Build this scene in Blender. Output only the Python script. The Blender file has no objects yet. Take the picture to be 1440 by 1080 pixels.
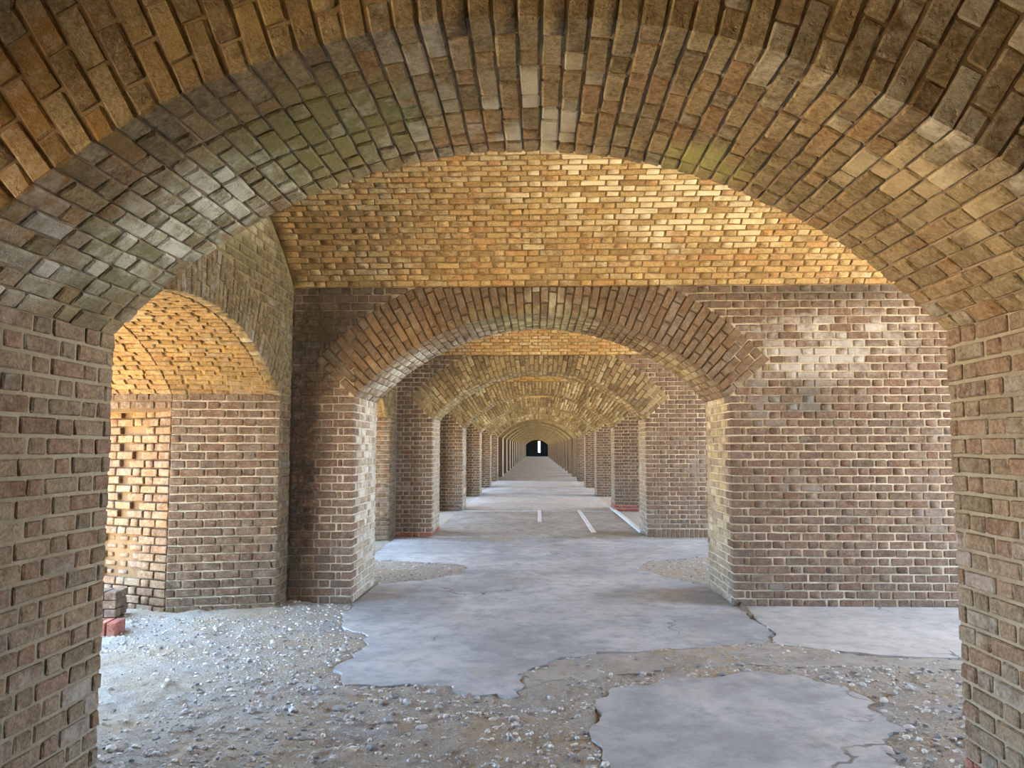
import bpy, bmesh, math, random
import numpy as np
from mathutils import Matrix, Vector
from mathutils.bvhtree import BVHTree

# ------------------------------------------------------------------ camera, sky, sun, exposure
SC = bpy.context.scene
COL = SC.collection
CAMH, F, PITCH, YAW = 1.55, 1089.34, 0.0823, 0.0318
cam = bpy.data.objects.new('camera', bpy.data.cameras.new('camera'))
cam.data.sensor_width = 36.0
cam.data.lens = F / 1440 * 36
cam.data.clip_end = 600
cam.location = (0, 0, CAMH)
cam.rotation_euler = (math.pi / 2 + PITCH, 0, YAW)
COL.objects.link(cam)
SC.camera = cam

world = bpy.data.worlds.new('sky')
SC.world = world
world.use_nodes = True
wn = world.node_tree
wn.nodes['Background'].inputs['Color'].default_value = (0.42, 0.66, 1.0, 1)
wn.nodes['Background'].inputs['Strength'].default_value = 21.0

sun = bpy.data.objects.new('sun', bpy.data.lights.new('sun', 'SUN'))
sun.data.energy = 84.0
sun.data.angle = 0.01
sun.data.color = (1.0, 0.82, 0.52)
sun.rotation_euler = Vector((-0.10, 0.15, -0.98)).to_track_quat('-Z', 'Y').to_euler()
COL.objects.link(sun)

SC.view_settings.view_transform = 'Standard'
SC.view_settings.look = 'None'
SC.view_settings.gamma = 1.0
SC.view_settings.exposure = -0.02
SC.view_settings.use_curve_mapping = False

# ------------------------------------------------------------------ measures (metres)
A, ZS, RISE = 1.884, 2.062, 0.852              # half span, springing and rise of the arches along the passage
R = (A * A + RISE * RISE) / (2 * RISE)
ZC = ZS + RISE - R
AL = math.asin(A / R)
RT = 0.55                                      # thickness of the arch ring
ZV = 3.19                                      # springing of the room vaults
CH = 0.0798                                    # height of a course
XL, XR = -2.484, 7.5                           # left room wall, right room end
XOUT = -4.7                                    # outer face of the building
PIERS = [(2.358, 3.490, -0.06), (7.786, 8.912, 0.039), (13.661, 14.79, 0.039), (19.212, 20.34, 0.039), (24.98, 26.11, 0.039), (30.63, 31.76, 0.039)]
while PIERS[-1][0] < 130:
    y = PIERS[-1][0] + 5.66
    PIERS.append((y, y + 1.13, 0.039))
NP = len(PIERS)
rng = np.random.default_rng(7)
rnd = random.Random(11)

# ------------------------------------------------------------------ materials
class NT:
    def __init__(self, name):
        self.m = bpy.data.materials.new(name)
        self.m.use_nodes = True
        self.t = self.m.node_tree
        self.b = self.t.nodes['Principled BSDF']
        self.b.inputs['Specular IOR Level'].default_value = 0.25
        self.pos = self.n('ShaderNodeNewGeometry').outputs['Position']
    def n(self, ty, **kw):
        o = self.t.nodes.new(ty)
        for k, v in kw.items():
            setattr(o, k, v)
        return o
    def put(self, sock, v):
        if isinstance(v, bpy.types.NodeSocket):
            self.t.links.new(v, sock)
        elif isinstance(v, (tuple, list)) and len(v) == 3 and sock.type == 'RGBA':
            sock.default_value = (*v, 1)
        else:
            sock.default_value = v
    def math(self, op, a, b=0.0, clamp=False):
        o = self.n('ShaderNodeMath', operation=op, use_clamp=clamp)
        self.put(o.inputs[0], a); self.put(o.inputs[1], b)
        return o.outputs[0]
    def vmath(self, op, a, b=(0, 0, 0)):
        o = self.n('ShaderNodeVectorMath', operation=op)
        self.put(o.inputs[0], a); self.put(o.inputs[1], b)
        return o.outputs['Value'] if op in ('LENGTH', 'DOT_PRODUCT') else o.outputs[0]
    def noise(self, scale, detail=4.0, rough=0.6, vec=None, dist=0.0):
        o = self.n('ShaderNodeTexNoise')
        o.inputs['Scale'].default_value = scale
        o.inputs['Detail'].default_value = detail
        o.inputs['Roughness'].default_value = rough
        o.inputs['Distortion'].default_value = dist
        self.put(o.inputs['Vector'], vec if vec is not None else self.pos)
        return o.outputs['Fac']
    def ramp(self, x, lo, hi, a=0.0, b=1.0):
        o = self.n('ShaderNodeMapRange', clamp=True)
        self.put(o.inputs['Value'], x)
        for i, v in ((1, lo), (2, hi), (3, a), (4, b)):
            self.put(o.inputs[i], v)
        return o.outputs[0]
    def mix(self, fac, a, b, mode='MIX'):
        o = self.n('ShaderNodeMix', data_type='RGBA', blend_type=mode)
        self.put(o.inputs[0], fac); self.put(o.inputs[6], a); self.put(o.inputs[7], b)
        return o.outputs[2]
    def attr(self, name, ty):
        return self.n('ShaderNodeAttribute', attribute_name=name, attribute_type=ty).outputs['Fac']
    def tone(self):
        return self.math('ADD', self.attr('tone', 'GEOMETRY'), self.attr('tone', 'OBJECT'))
    def blob(self, c, r, wob, soft=1.6):
        """mask of a stain or of painted light: 1 well inside the ellipsoid c, r; its rim broken up by the noise wob (0..1)"""
        d = self.vmath('LENGTH', self.vmath('MULTIPLY', self.vmath('SUBTRACT', self.pos, c), tuple(1 / x for x in r)))
        v = self.math('SUBTRACT', self.math('ADD', self.math('MULTIPLY', self.math('SUBTRACT', wob, 0.5), 1.5), 1.0), d)
        return self.math('MULTIPLY', v, soft, clamp=True)
    def bump(self, h, strength, dist):
        o = self.n('ShaderNodeBump')
        o.inputs['Strength'].default_value = strength
        o.inputs['Distance'].default_value = dist
        self.put(o.inputs['Height'], h)
        self.put(self.b.inputs['Normal'], o.outputs[0])
    def done(self, col, rough=0.92):
        self.put(self.b.inputs['Base Color'], col)
        self.put(self.b.inputs['Roughness'], rough)
        return self.m

def brick_material(name, cols, white=0.0, stains_and_light=(), bump=0.55, whitecol=(0.62, 0.60, 0.54), pale=0.5):
    """cols: three brick colours spread over the bricks; white: how much lime bloom; stains: (centre, radii, colour, strength, per_brick)"""
    n = NT(name)
    t = n.tone()
    c = n.mix(n.ramp(t, 0.0, 0.55), cols[0], cols[1])
    c = n.mix(n.ramp(t, 0.55, 1.0), c, cols[2])
    t2 = n.math('FRACT', n.math('MULTIPLY', t, 17.31))
    big = n.noise(1.1, 3, 0.6)
    mid = n.noise(9, 5, 0.65)
    fine = n.noise(70, 4, 0.7)
    c = n.mix(n.math('MULTIPLY', n.ramp(mid, 0.35, 0.72), pale), c, n.mix(0.6, c, (0.55, 0.44, 0.30)))
    c = n.mix(n.ramp(fine, 0.62, 0.42, 0.0, 0.55), c, n.mix(1.0, c, (0.35, 0.32, 0.30), 'MULTIPLY'))
    c = n.mix(n.ramp(t2, 0.0, 1.0, 0.0, 0.45), c, n.mix(1.0, c, (0.55, 0.55, 0.58), 'MULTIPLY'))
    blot = n.noise(24, 5, 0.75)
    c = n.mix(n.ramp(blot, 0.52, 0.70, 0.0, 0.75), c, n.mix(1.0, c, (0.36, 0.33, 0.30), 'MULTIPLY'))
    c = n.mix(n.ramp(blot, 0.46, 0.30, 0.0, 0.55), c, n.mix(0.5, c, (0.50, 0.42, 0.30)))
    wob = n.noise(4.5, 6, 0.65)
    for (ctr, rad, col, s, per) in stains_and_light:
        m = n.blob(ctr, rad, wob)
        if per:
            m = n.math('MULTIPLY', m, n.ramp(n.math('ADD', n.math('MULTIPLY', t2, per), n.math('MULTIPLY', n.math('ADD', n.math('MULTIPLY', mid, 0.45), n.math('MULTIPLY', blot, 0.55)), 1.0 - per)), 0.40, 0.56))
        c = n.mix(n.math('MULTIPLY', m, s), c, col)
    if white:
        w = n.math('ADD', n.math('MULTIPLY', big, 0.6), n.math('ADD', n.math('MULTIPLY', n.noise(16, 6, 0.75), 0.55), n.math('MULTIPLY', t2, 0.18)))
        c = n.mix(n.math('MULTIPLY', n.ramp(w, 0.70, 0.86), white), c, whitecol)
    pits = n.ramp(n.noise(38, 3, 0.6), 0.30, 0.40)
    hgt = n.math('ADD', n.math('MULTIPLY', fine, 0.5), n.math('ADD', n.math('MULTIPLY', mid, 0.8), n.math('MULTIPLY', pits, 0.5)))
    n.bump(n.math('ADD', hgt, n.math('MULTIPLY', blot, 0.7)), bump, 0.017)
    return n.done(c)

def mortar_material(name, col, dark, amount=0.5, stains_and_light=()):
    n = NT(name)
    a = n.noise(2.2, 5, 0.7)
    c = n.mix(n.math('MULTIPLY', n.ramp(a, 0.42, 0.68), amount), col, dark)
    c = n.mix(n.ramp(n.noise(55, 4, 0.7), 0.4, 0.7, 0.0, 0.35), c, dark)
    wob = n.noise(4.5, 6, 0.65)
    for (ctr, rad, col2, st) in stains_and_light:
        c = n.mix(n.math('MULTIPLY', n.blob(ctr, rad, wob), st), c, col2)
    n.bump(n.noise(60, 4, 0.7), 0.7, 0.008)
    return n.done(c, 0.95)

def laid_brick_material(name, cols, mortar):
    """walls too far away, or turned away, for single bricks: a bond laid out in metres on the surface's own map"""
    n = NT(name)
    uv = n.n('ShaderNodeUVMap', uv_map='metres').outputs[0]
    o = n.n('ShaderNodeTexBrick')
    o.offset = 0.5; o.squash = 1.0
    n.put(o.inputs['Vector'], uv)
    n.put(o.inputs['Color1'], cols[0]); n.put(o.inputs['Color2'], cols[1]); n.put(o.inputs['Mortar'], mortar)
    for k, v in (('Scale', 1.0), ('Mortar Size', 0.007), ('Mortar Smooth', 0.3), ('Brick Width', 0.165), ('Row Height', CH), ('Bias', 0.0)):
        o.inputs[k].default_value = v
    c = n.mix(n.ramp(n.noise(3, 5, 0.7), 0.35, 0.7, 0.0, 0.6), o.outputs['Color'], cols[2])
    n.bump(n.math('SUBTRACT', n.math('MULTIPLY', n.noise(40, 3), 0.3), o.outputs['Fac']), 0.6, 0.01)
    return n.done(c)

PIERCOL = ((0.150, 0.092, 0.060), (0.225, 0.142, 0.094), (0.190, 0.096, 0.064))
WHITE = (0.66, 0.64, 0.58)
M = {}
M['near'] = brick_material('near_pier_brick', ((0.20, 0.142, 0.082), (0.29, 0.200, 0.122), (0.24, 0.130, 0.076)), 0.35)
M['soffit'] = brick_material('near_arch_brick', ((0.175, 0.122, 0.054), (0.33, 0.235, 0.115), (0.27, 0.150, 0.062)), 0.40, (
    ((-1.55, 3.1, 2.35), (0.75, 0.5, 0.55), (0.185, 0.168, 0.088), 0.75, 0.0),
    ((-0.85, 3.0, 2.75), (0.55, 0.6, 0.4), (0.185, 0.170, 0.058), 0.75, 0.0),
    ((-1.38, 3.12, 2.45), (0.55, 0.44, 0.52), (0.60, 0.57, 0.45), 0.95, 0.22),
    ((-1.75, 2.75, 2.15), (0.3, 0.4, 0.25), (0.50, 0.48, 0.40), 0.7, 0.4),
    ((0.05, 3.05, 2.90), (0.30, 0.8, 0.3), (0.50, 0.46, 0.36), 0.7, 0.6),
    ((-0.55, 2.95, 2.85), (0.09, 0.2, 0.2), (0.10, 0.15, 0.03), 0.85, 0.4),
    ((0.75, 3.3, 2.85), (0.22, 0.25, 0.3), (0.34, 0.34, 0.10), 0.55, 0.3),
    ((1.35, 2.75, 2.45), (0.45, 0.3, 0.4), (0.56, 0.44, 0.27), 0.6, 0.7)))
M['ring'] = brick_material('arch_face_brick', ((0.165, 0.118, 0.060), (0.30, 0.225, 0.125), (0.15, 0.098, 0.052)), 0.40, (
    ((-1.75, 2.36, 2.5), (0.75, 0.4, 0.75), (0.24, 0.125, 0.035), 0.8, 0.5),
    ((-0.95, 2.36, 3.0), (0.5, 0.4, 0.3), (0.30, 0.205, 0.080), 0.6, 0.3)))
M['pier'] = brick_material('pier_brick', PIERCOL, 0.18, (
    ((2.65, 7.78, 2.5), (1.1, 0.3, 0.36), WHITE, 0.5, 0.35),
    ((3.0, 7.78, 2.78), (0.8, 0.3, 0.16), WHITE, 0.5, 0.4),
    ((2.9, 7.78, 3.1), (1.3, 0.3, 0.12), (0.075, 0.066, 0.048), 0.8, 0.2),
    ((2.55, 7.78, 2.02), (0.42, 0.3, 0.28), (0.085, 0.080, 0.065), 0.7, 0.2),
    ((-2.25, 7.78, 2.75), (0.5, 0.3, 0.65), (0.085, 0.064, 0.030), 0.85, 0.1),  # soot and the shade on the left pier front, painted together
    ((-2.42, 7.78, 1.4), (0.42, 0.3, 2.2), (0.055, 0.035, 0.021), 0.85, 0.1),  # shade down the corner by the side wall, painted in with soot
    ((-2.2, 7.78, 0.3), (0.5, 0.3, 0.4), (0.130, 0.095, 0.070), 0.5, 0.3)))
M['jamb'] = brick_material('bleached_lit_jamb_brick', ((0.34, 0.265, 0.185), (0.46, 0.37, 0.265), (0.39, 0.27, 0.19)), 0.8, (  # paler copy of the pier brick: bleaching plus painted sidelight
    ((-1.85, 8.3, 1.2), (0.3, 1.2, 1.6), (0.62, 0.58, 0.50), 0.55, 0.3),  # left jamb: cool light from the right painted over the bleaching
    ((1.92, 8.3, 1.4), (0.3, 1.2, 1.4), (0.56, 0.43, 0.22), 0.6, 0.3)), whitecol=(0.68, 0.64, 0.54), pale=0.8)  # right jamb: warm light from the left painted in
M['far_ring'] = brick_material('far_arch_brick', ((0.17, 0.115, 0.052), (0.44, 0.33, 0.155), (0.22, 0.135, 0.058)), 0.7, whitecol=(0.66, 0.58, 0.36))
M['pier_ring'] = brick_material('second_arch_brick', ((0.165, 0.108, 0.062), (0.26, 0.172, 0.098), (0.205, 0.118, 0.064)), 0.25, (
    ((-1.45, 8.45, 2.35), (0.6, 0.56, 0.55), (0.56, 0.53, 0.44), 0.75, 0.2),  # left haunch: bleaching plus light from the right, both in the colour
    ((1.5, 8.45, 2.4), (0.6, 0.56, 0.55), (0.47, 0.37, 0.18), 0.7, 0.2),
    ((-1.5, 7.78, 2.65), (0.6, 0.4, 0.4), (0.33, 0.205, 0.105), 0.6, 0.6),
    ((0.0, 8.3, 2.92), (0.9, 1.0, 0.16), (0.47, 0.46, 0.26), 0.6, 0.2),
    ((-0.35, 7.95, 2.9), (0.45, 0.35, 0.1), (0.11, 0.12, 0.02), 0.85, 0.2),
    ((1.1, 7.8, 2.7), (0.5, 0.4, 0.4), (0.175, 0.120, 0.080), 0.5, 0.3),
    ((0.1, 7.78, 3.1), (0.25, 0.3, 0.25), (0.52, 0.46, 0.34), 0.7, 0.4)))
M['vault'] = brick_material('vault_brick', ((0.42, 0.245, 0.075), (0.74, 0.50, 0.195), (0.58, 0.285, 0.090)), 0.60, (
    ((0.9, 6.6, 3.9), (1.6, 1.0, 0.5), (0.84, 0.70, 0.42), 0.8, 0.5),  # this and the next: cream bricks plus painted bounce light right of centre
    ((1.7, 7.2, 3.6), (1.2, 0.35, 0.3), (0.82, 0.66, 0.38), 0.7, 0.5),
    ((-1.9, 7.3, 3.5), (0.8, 0.6, 0.4), (0.30, 0.165, 0.055), 0.7, 0.4),  # shade at the left end of the vault put into the colour
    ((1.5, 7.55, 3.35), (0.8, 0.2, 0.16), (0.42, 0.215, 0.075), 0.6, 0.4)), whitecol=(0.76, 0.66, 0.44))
M['recess'] = brick_material('recess_brick', ((0.115, 0.068, 0.038), (0.175, 0.105, 0.060), (0.15, 0.075, 0.040)), 0.08)  # darkened to put the shade on the splayed jamb into the brick
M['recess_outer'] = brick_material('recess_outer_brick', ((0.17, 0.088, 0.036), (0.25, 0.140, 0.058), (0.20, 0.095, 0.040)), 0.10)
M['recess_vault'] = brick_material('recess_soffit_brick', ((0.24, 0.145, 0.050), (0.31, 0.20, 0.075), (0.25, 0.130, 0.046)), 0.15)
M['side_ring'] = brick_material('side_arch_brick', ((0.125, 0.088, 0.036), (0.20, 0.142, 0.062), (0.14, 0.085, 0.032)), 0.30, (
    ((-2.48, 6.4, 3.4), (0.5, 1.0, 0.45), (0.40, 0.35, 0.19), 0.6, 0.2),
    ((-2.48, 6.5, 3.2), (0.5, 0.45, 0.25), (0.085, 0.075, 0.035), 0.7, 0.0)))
M['red'] = brick_material('red_brick', ((0.40, 0.085, 0.055), (0.46, 0.115, 0.075), (0.36, 0.075, 0.050)), 0.1)
M['mortar'] = mortar_material('pale_mortar', (0.62, 0.53, 0.38), (0.20, 0.155, 0.105), 0.75, (
    ((-2.42, 7.8, 1.6), (0.42, 0.3, 2.2), (0.06, 0.042, 0.026), 0.88),  # mortar of the left pier: soot and painted shade by the side wall
    ((-2.15, 7.8, 2.7), (0.6, 0.3, 0.55), (0.085, 0.066, 0.034), 0.85),  # soot and painted shade at the top of the left pier
    ((2.9, 7.8, 3.1), (1.3, 0.3, 0.12), (0.10, 0.085, 0.055), 0.7),
    ((2.6, 7.8, 2.02), (0.42, 0.3, 0.25), (0.12, 0.11, 0.085), 0.6)))
M['mortar_brown'] = mortar_material('brown_mortar', (0.20, 0.12, 0.055), (0.07, 0.04, 0.02), 0.6)
M['mortar_near'] = mortar_material('near_mortar', (0.33, 0.275, 0.185), (0.15, 0.115, 0.07), 0.6)
M['mortar_ring'] = mortar_material('ring_mortar', (0.26, 0.175, 0.10), (0.10, 0.065, 0.036), 0.5)
M['mortar_warm'] = mortar_material('vault_mortar', (0.33, 0.205, 0.09), (0.13, 0.075, 0.03), 0.6)
M['mortar_gold'] = mortar_material('recess_mortar', (0.36, 0.24, 0.10), (0.14, 0.08, 0.03), 0.5)
M['mortar_dark'] = mortar_material('old_dark_mortar', (0.21, 0.150, 0.095), (0.08, 0.055, 0.035), 0.6)
M['mortar_old'] = mortar_material('weathered_mortar', (0.24, 0.185, 0.085), (0.08, 0.06, 0.027), 0.7)
M['mortar_pink'] = mortar_material('pinkish_mortar', (0.36, 0.26, 0.18), (0.17, 0.115, 0.075), 0.6)
M['laid'] = laid_brick_material('laid_brick', ((0.185, 0.118, 0.072), (0.14, 0.088, 0.055), (0.20, 0.135, 0.075)), (0.36, 0.30, 0.21))
M['laid_shaded'] = laid_brick_material('shaded_laid_brick', ((0.035, 0.028, 0.022), (0.028, 0.022, 0.018), (0.04, 0.03, 0.024)), (0.05, 0.045, 0.035))  # near black: the gloom of the closed end room painted into the brick
M['laid_jamb'] = laid_brick_material('lit_laid_brick', ((0.50, 0.42, 0.27), (0.42, 0.34, 0.20), (0.56, 0.48, 0.32)), (0.62, 0.55, 0.40))  # far jambs: sidelight put into a paler copy of the laid brick
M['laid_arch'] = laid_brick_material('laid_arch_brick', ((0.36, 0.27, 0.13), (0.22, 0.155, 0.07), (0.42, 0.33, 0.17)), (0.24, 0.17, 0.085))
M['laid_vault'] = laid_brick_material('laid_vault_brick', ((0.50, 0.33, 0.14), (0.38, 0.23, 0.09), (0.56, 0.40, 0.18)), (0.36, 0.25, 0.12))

def ground_material():
    n = NT('sandy_gravel')
    a = n.noise(1.3, 4, 0.6); b = n.noise(26, 6, 0.75); c2 = n.noise(130, 3, 0.7)
    c = n.mix(n.ramp(a, 0.38, 0.62), (0.50, 0.375, 0.22), (0.45, 0.42, 0.37))
    c = n.mix(n.ramp(b, 0.42, 0.62, 0.0, 0.75), c, (0.60, 0.56, 0.48))
    c = n.mix(n.ramp(c2, 0.6, 0.4, 0.0, 0.55), c, (0.20, 0.18, 0.16))
    n.bump(n.math('ADD', b, n.math('MULTIPLY', c2, 0.6)), 0.9, 0.03)
    return n.done(c, 0.97)

def concrete_material(name, base, light, dark, tan):
    n = NT(name)
    a = n.noise(0.9, 5, 0.62, dist=0.6); b = n.noise(5, 6, 0.7); c2 = n.noise(45, 4, 0.7)
    c = n.mix(n.ramp(a, 0.40, 0.62), base, light)
    c = n.mix(n.ramp(b, 0.46, 0.66, 0.0, 0.65), c, dark)
    c = n.mix(n.ramp(n.noise(2.6, 7, 0.75, dist=1.2), 0.55, 0.66, 0.0, 0.6), c, light)
    c = n.mix(n.ramp(n.noise(1.7, 5, 0.7), 0.56, 0.72, 0.0, 0.65), c, tan)
    c = n.mix(n.ramp(c2, 0.42, 0.3, 0.0, 0.5), c, dark)
    v = n.n('ShaderNodeTexVoronoi', feature='DISTANCE_TO_EDGE')
    v.inputs['Scale'].default_value = 0.55
    n.put(v.inputs['Vector'], n.vmath('ADD', n.pos, n.vmath('MULTIPLY', n.n('ShaderNodeCombineXYZ').outputs[0], (0, 0, 0))))
    w = n.n('ShaderNodeTexNoise'); w.inputs['Scale'].default_value = 2.5; w.inputs['Detail'].default_value = 5
    n.put(w.inputs['Vector'], n.pos)
    n.put(v.inputs['Vector'], n.vmath('ADD', n.pos, n.vmath('MULTIPLY', w.outputs['Color'], (0.7, 0.7, 0.0))))
    crack = n.math('MULTIPLY', n.ramp(v.outputs['Distance'], 0.006, 0.002), n.ramp(n.noise(0.8, 2), 0.54, 0.62))
    c = n.mix(n.math('MULTIPLY', crack, 0.8), c, (0.10, 0.085, 0.065))
    n.bump(n.math('SUBTRACT', n.math('ADD', n.math('MULTIPLY', b, 0.5), n.math('MULTIPLY', c2, 0.4)), n.math('MULTIPLY', crack, 0.9)), 0.35, 0.010)
    return n.done(c, n.ramp(b, 0.3, 0.7, 0.62, 0.9))

M['ground'] = ground_material()
M['concrete'] = concrete_material('grey_concrete', (0.30, 0.312, 0.317), (0.47, 0.478, 0.475), (0.225, 0.23, 0.232), (0.43, 0.365, 0.27))
M['concrete_pale'] = concrete_material('pale_concrete', (0.40, 0.395, 0.37), (0.50, 0.485, 0.45), (0.27, 0.26, 0.245), (0.39, 0.34, 0.27))
M['concrete_rough'] = concrete_material('rough_concrete', (0.28, 0.265, 0.235), (0.40, 0.38, 0.34), (0.17, 0.155, 0.135), (0.36, 0.295, 0.20))

def stone_material():
    n = NT('stone_chips')
    t = n.tone()
    c = n.mix(n.ramp(t, 0.0, 0.35), (0.17, 0.165, 0.165), (0.42, 0.40, 0.38))
    c = n.mix(n.ramp(t, 0.35, 1.0), c, (0.70, 0.66, 0.58))
    n.bump(n.noise(90, 3), 0.5, 0.006)
    return n.done(c, 0.9)
M['stone'] = stone_material()
def plain(name, col, rough=0.8, metal=0.0):
    n = NT(name)
    c = n.mix(n.ramp(n.noise(12, 5, 0.7), 0.35, 0.7, 0.0, 0.5), col, tuple(x * 0.6 for x in col))
    n.b.inputs['Metallic'].default_value = metal
    n.bump(n.noise(50, 3), 0.3, 0.006)
    return n.done(c, rough)
M['sand'] = plain('sunlit_sand', (0.68, 0.52, 0.29), 0.95)
M['sand_pale'] = plain('pale_sand', (0.72, 0.66, 0.54), 0.95)
M['strip'] = plain('pale_stone_strip', (0.66, 0.66, 0.64))

# ------------------------------------------------------------------ small helpers
def link(name, me, parent=None, mats=()):
    o = bpy.data.objects.new(name, me)
    COL.objects.link(o)
    if parent is not None:
        o.parent = parent
        o.matrix_parent_inverse = Matrix.Translation(-parent.location)
    for m in mats:
        me.materials.append(M[m])
    return o

def mesh(name, verts, faces, uv=None, mi=None):
    me = bpy.data.meshes.new(name)
    me.from_pydata([tuple(v) for v in verts], [], [tuple(f) for f in faces])
    if mi is not None:
        me.polygons.foreach_set('material_index', mi)
    if uv is not None:
        l = me.uv_layers.new(name='metres')
        l.data.foreach_set('uv', np.asarray(uv, dtype=np.float32).ravel())
    me.update()
    return me

CAMP = np.array([0, 0, CAMH])
def project(P):
    P = np.asarray(P, float)
    X, Y, Z = P[..., 0], P[..., 1], P[..., 2] - CAMH
    x = X * math.cos(YAW) + Y * math.sin(YAW)
    y = -X * math.sin(YAW) + Y * math.cos(YAW)
    d = y * math.cos(PITCH) + Z * math.sin(PITCH)
    u = -y * math.sin(PITCH) + Z * math.cos(PITCH)
    d = np.where(d > 0.05, d, 0.05)
    return np.stack([720 + F * x / d, 540 - F * u / d], -1)

# a brick with worn, chamfered edges: 24 corners, 6 faces, 12 edge strips, 8 corner caps
BF = []
def _vid(c, ax):
    return ((c[0] > 0) * 4 + (c[1] > 0) * 2 + (c[2] > 0)) * 3 + ax
def _chamfer_faces():
    out = []
    for ax in range(3):
        o1, o2 = (ax + 1) % 3, (ax + 2) % 3
        for s in (-1, 1):
            q = []
            for a, b in ((-1, -1), (1, -1), (1, 1), (-1, 1)):
                c = [0, 0, 0]; c[ax] = s; c[o1] = a; c[o2] = b
                q.append(_vid(c, ax))
            out.append(q if s > 0 else q[::-1])
    for ax in range(3):
        o1, o2 = (ax + 1) % 3, (ax + 2) % 3
        for a in (-1, 1):
            for b in (-1, 1):
                c0 = [0, 0, 0]; c0[ax] = -1; c0[o1] = a; c0[o2] = b
                c1 = list(c0); c1[ax] = 1
                q = [_vid(c0, o1), _vid(c1, o1), _vid(c1, o2), _vid(c0, o2)]
                out.append(q if a * b < 0 else q[::-1])
    for a in (-1, 1):
        for b in (-1, 1):
            for c in (-1, 1):
                q = [_vid((a, b, c), 0), _vid((a, b, c), 1), _vid((a, b, c), 2)]
                out.append(q if a * b * c > 0 else q[::-1])
    return out
BF = _chamfer_faces()
BSIGN = np.array([[(1 if i & 4 else -1), (1 if i & 2 else -1), (1 if i & 1 else -1)] for i in range(8) for _ in range(3)], float)
BAX = np.array([ax for _ in range(8) for ax in range(3)])
BCH = np.ones((24, 3)); BCH[np.arange(24), BAX] = 0.0          # which coordinates step back by the chamfer
BOXF = [(0, 1, 3, 2), (0, 4, 5, 1), (2, 3, 7, 6), (0, 2, 6, 4), (1, 5, 7, 3)]   # no hidden back for far bricks
BOXS = np.array([[(1 if i & 4 else -1), (1 if i & 2 else -1), (1 if i & 1 else -1)] for i in range(8)], float)

def brick_verts(L, H, D, ch=0.0065, jit=0.003, g=rng):
    """arrays of N bricks -> N x 24 x 3 local corners; x along the brick, y across the course, z out of the wall (front at 0)"""
    L, H, D = (np.asarray(x, float) for x in (L, H, D))
    half = np.stack([L, H, D], -1)[:, None, :] / 2
    c = ch * (0.6 + 0.9 * g.random((len(L), 24, 1)))
    v = BSIGN[None] * (half - c * BCH[None])
    v += (g.random(v.shape) - 0.5) * 2 * jit * np.array([1, 1, 0.8])
    v[:, :, 2] -= half[:, :, 2]
    return v

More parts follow.
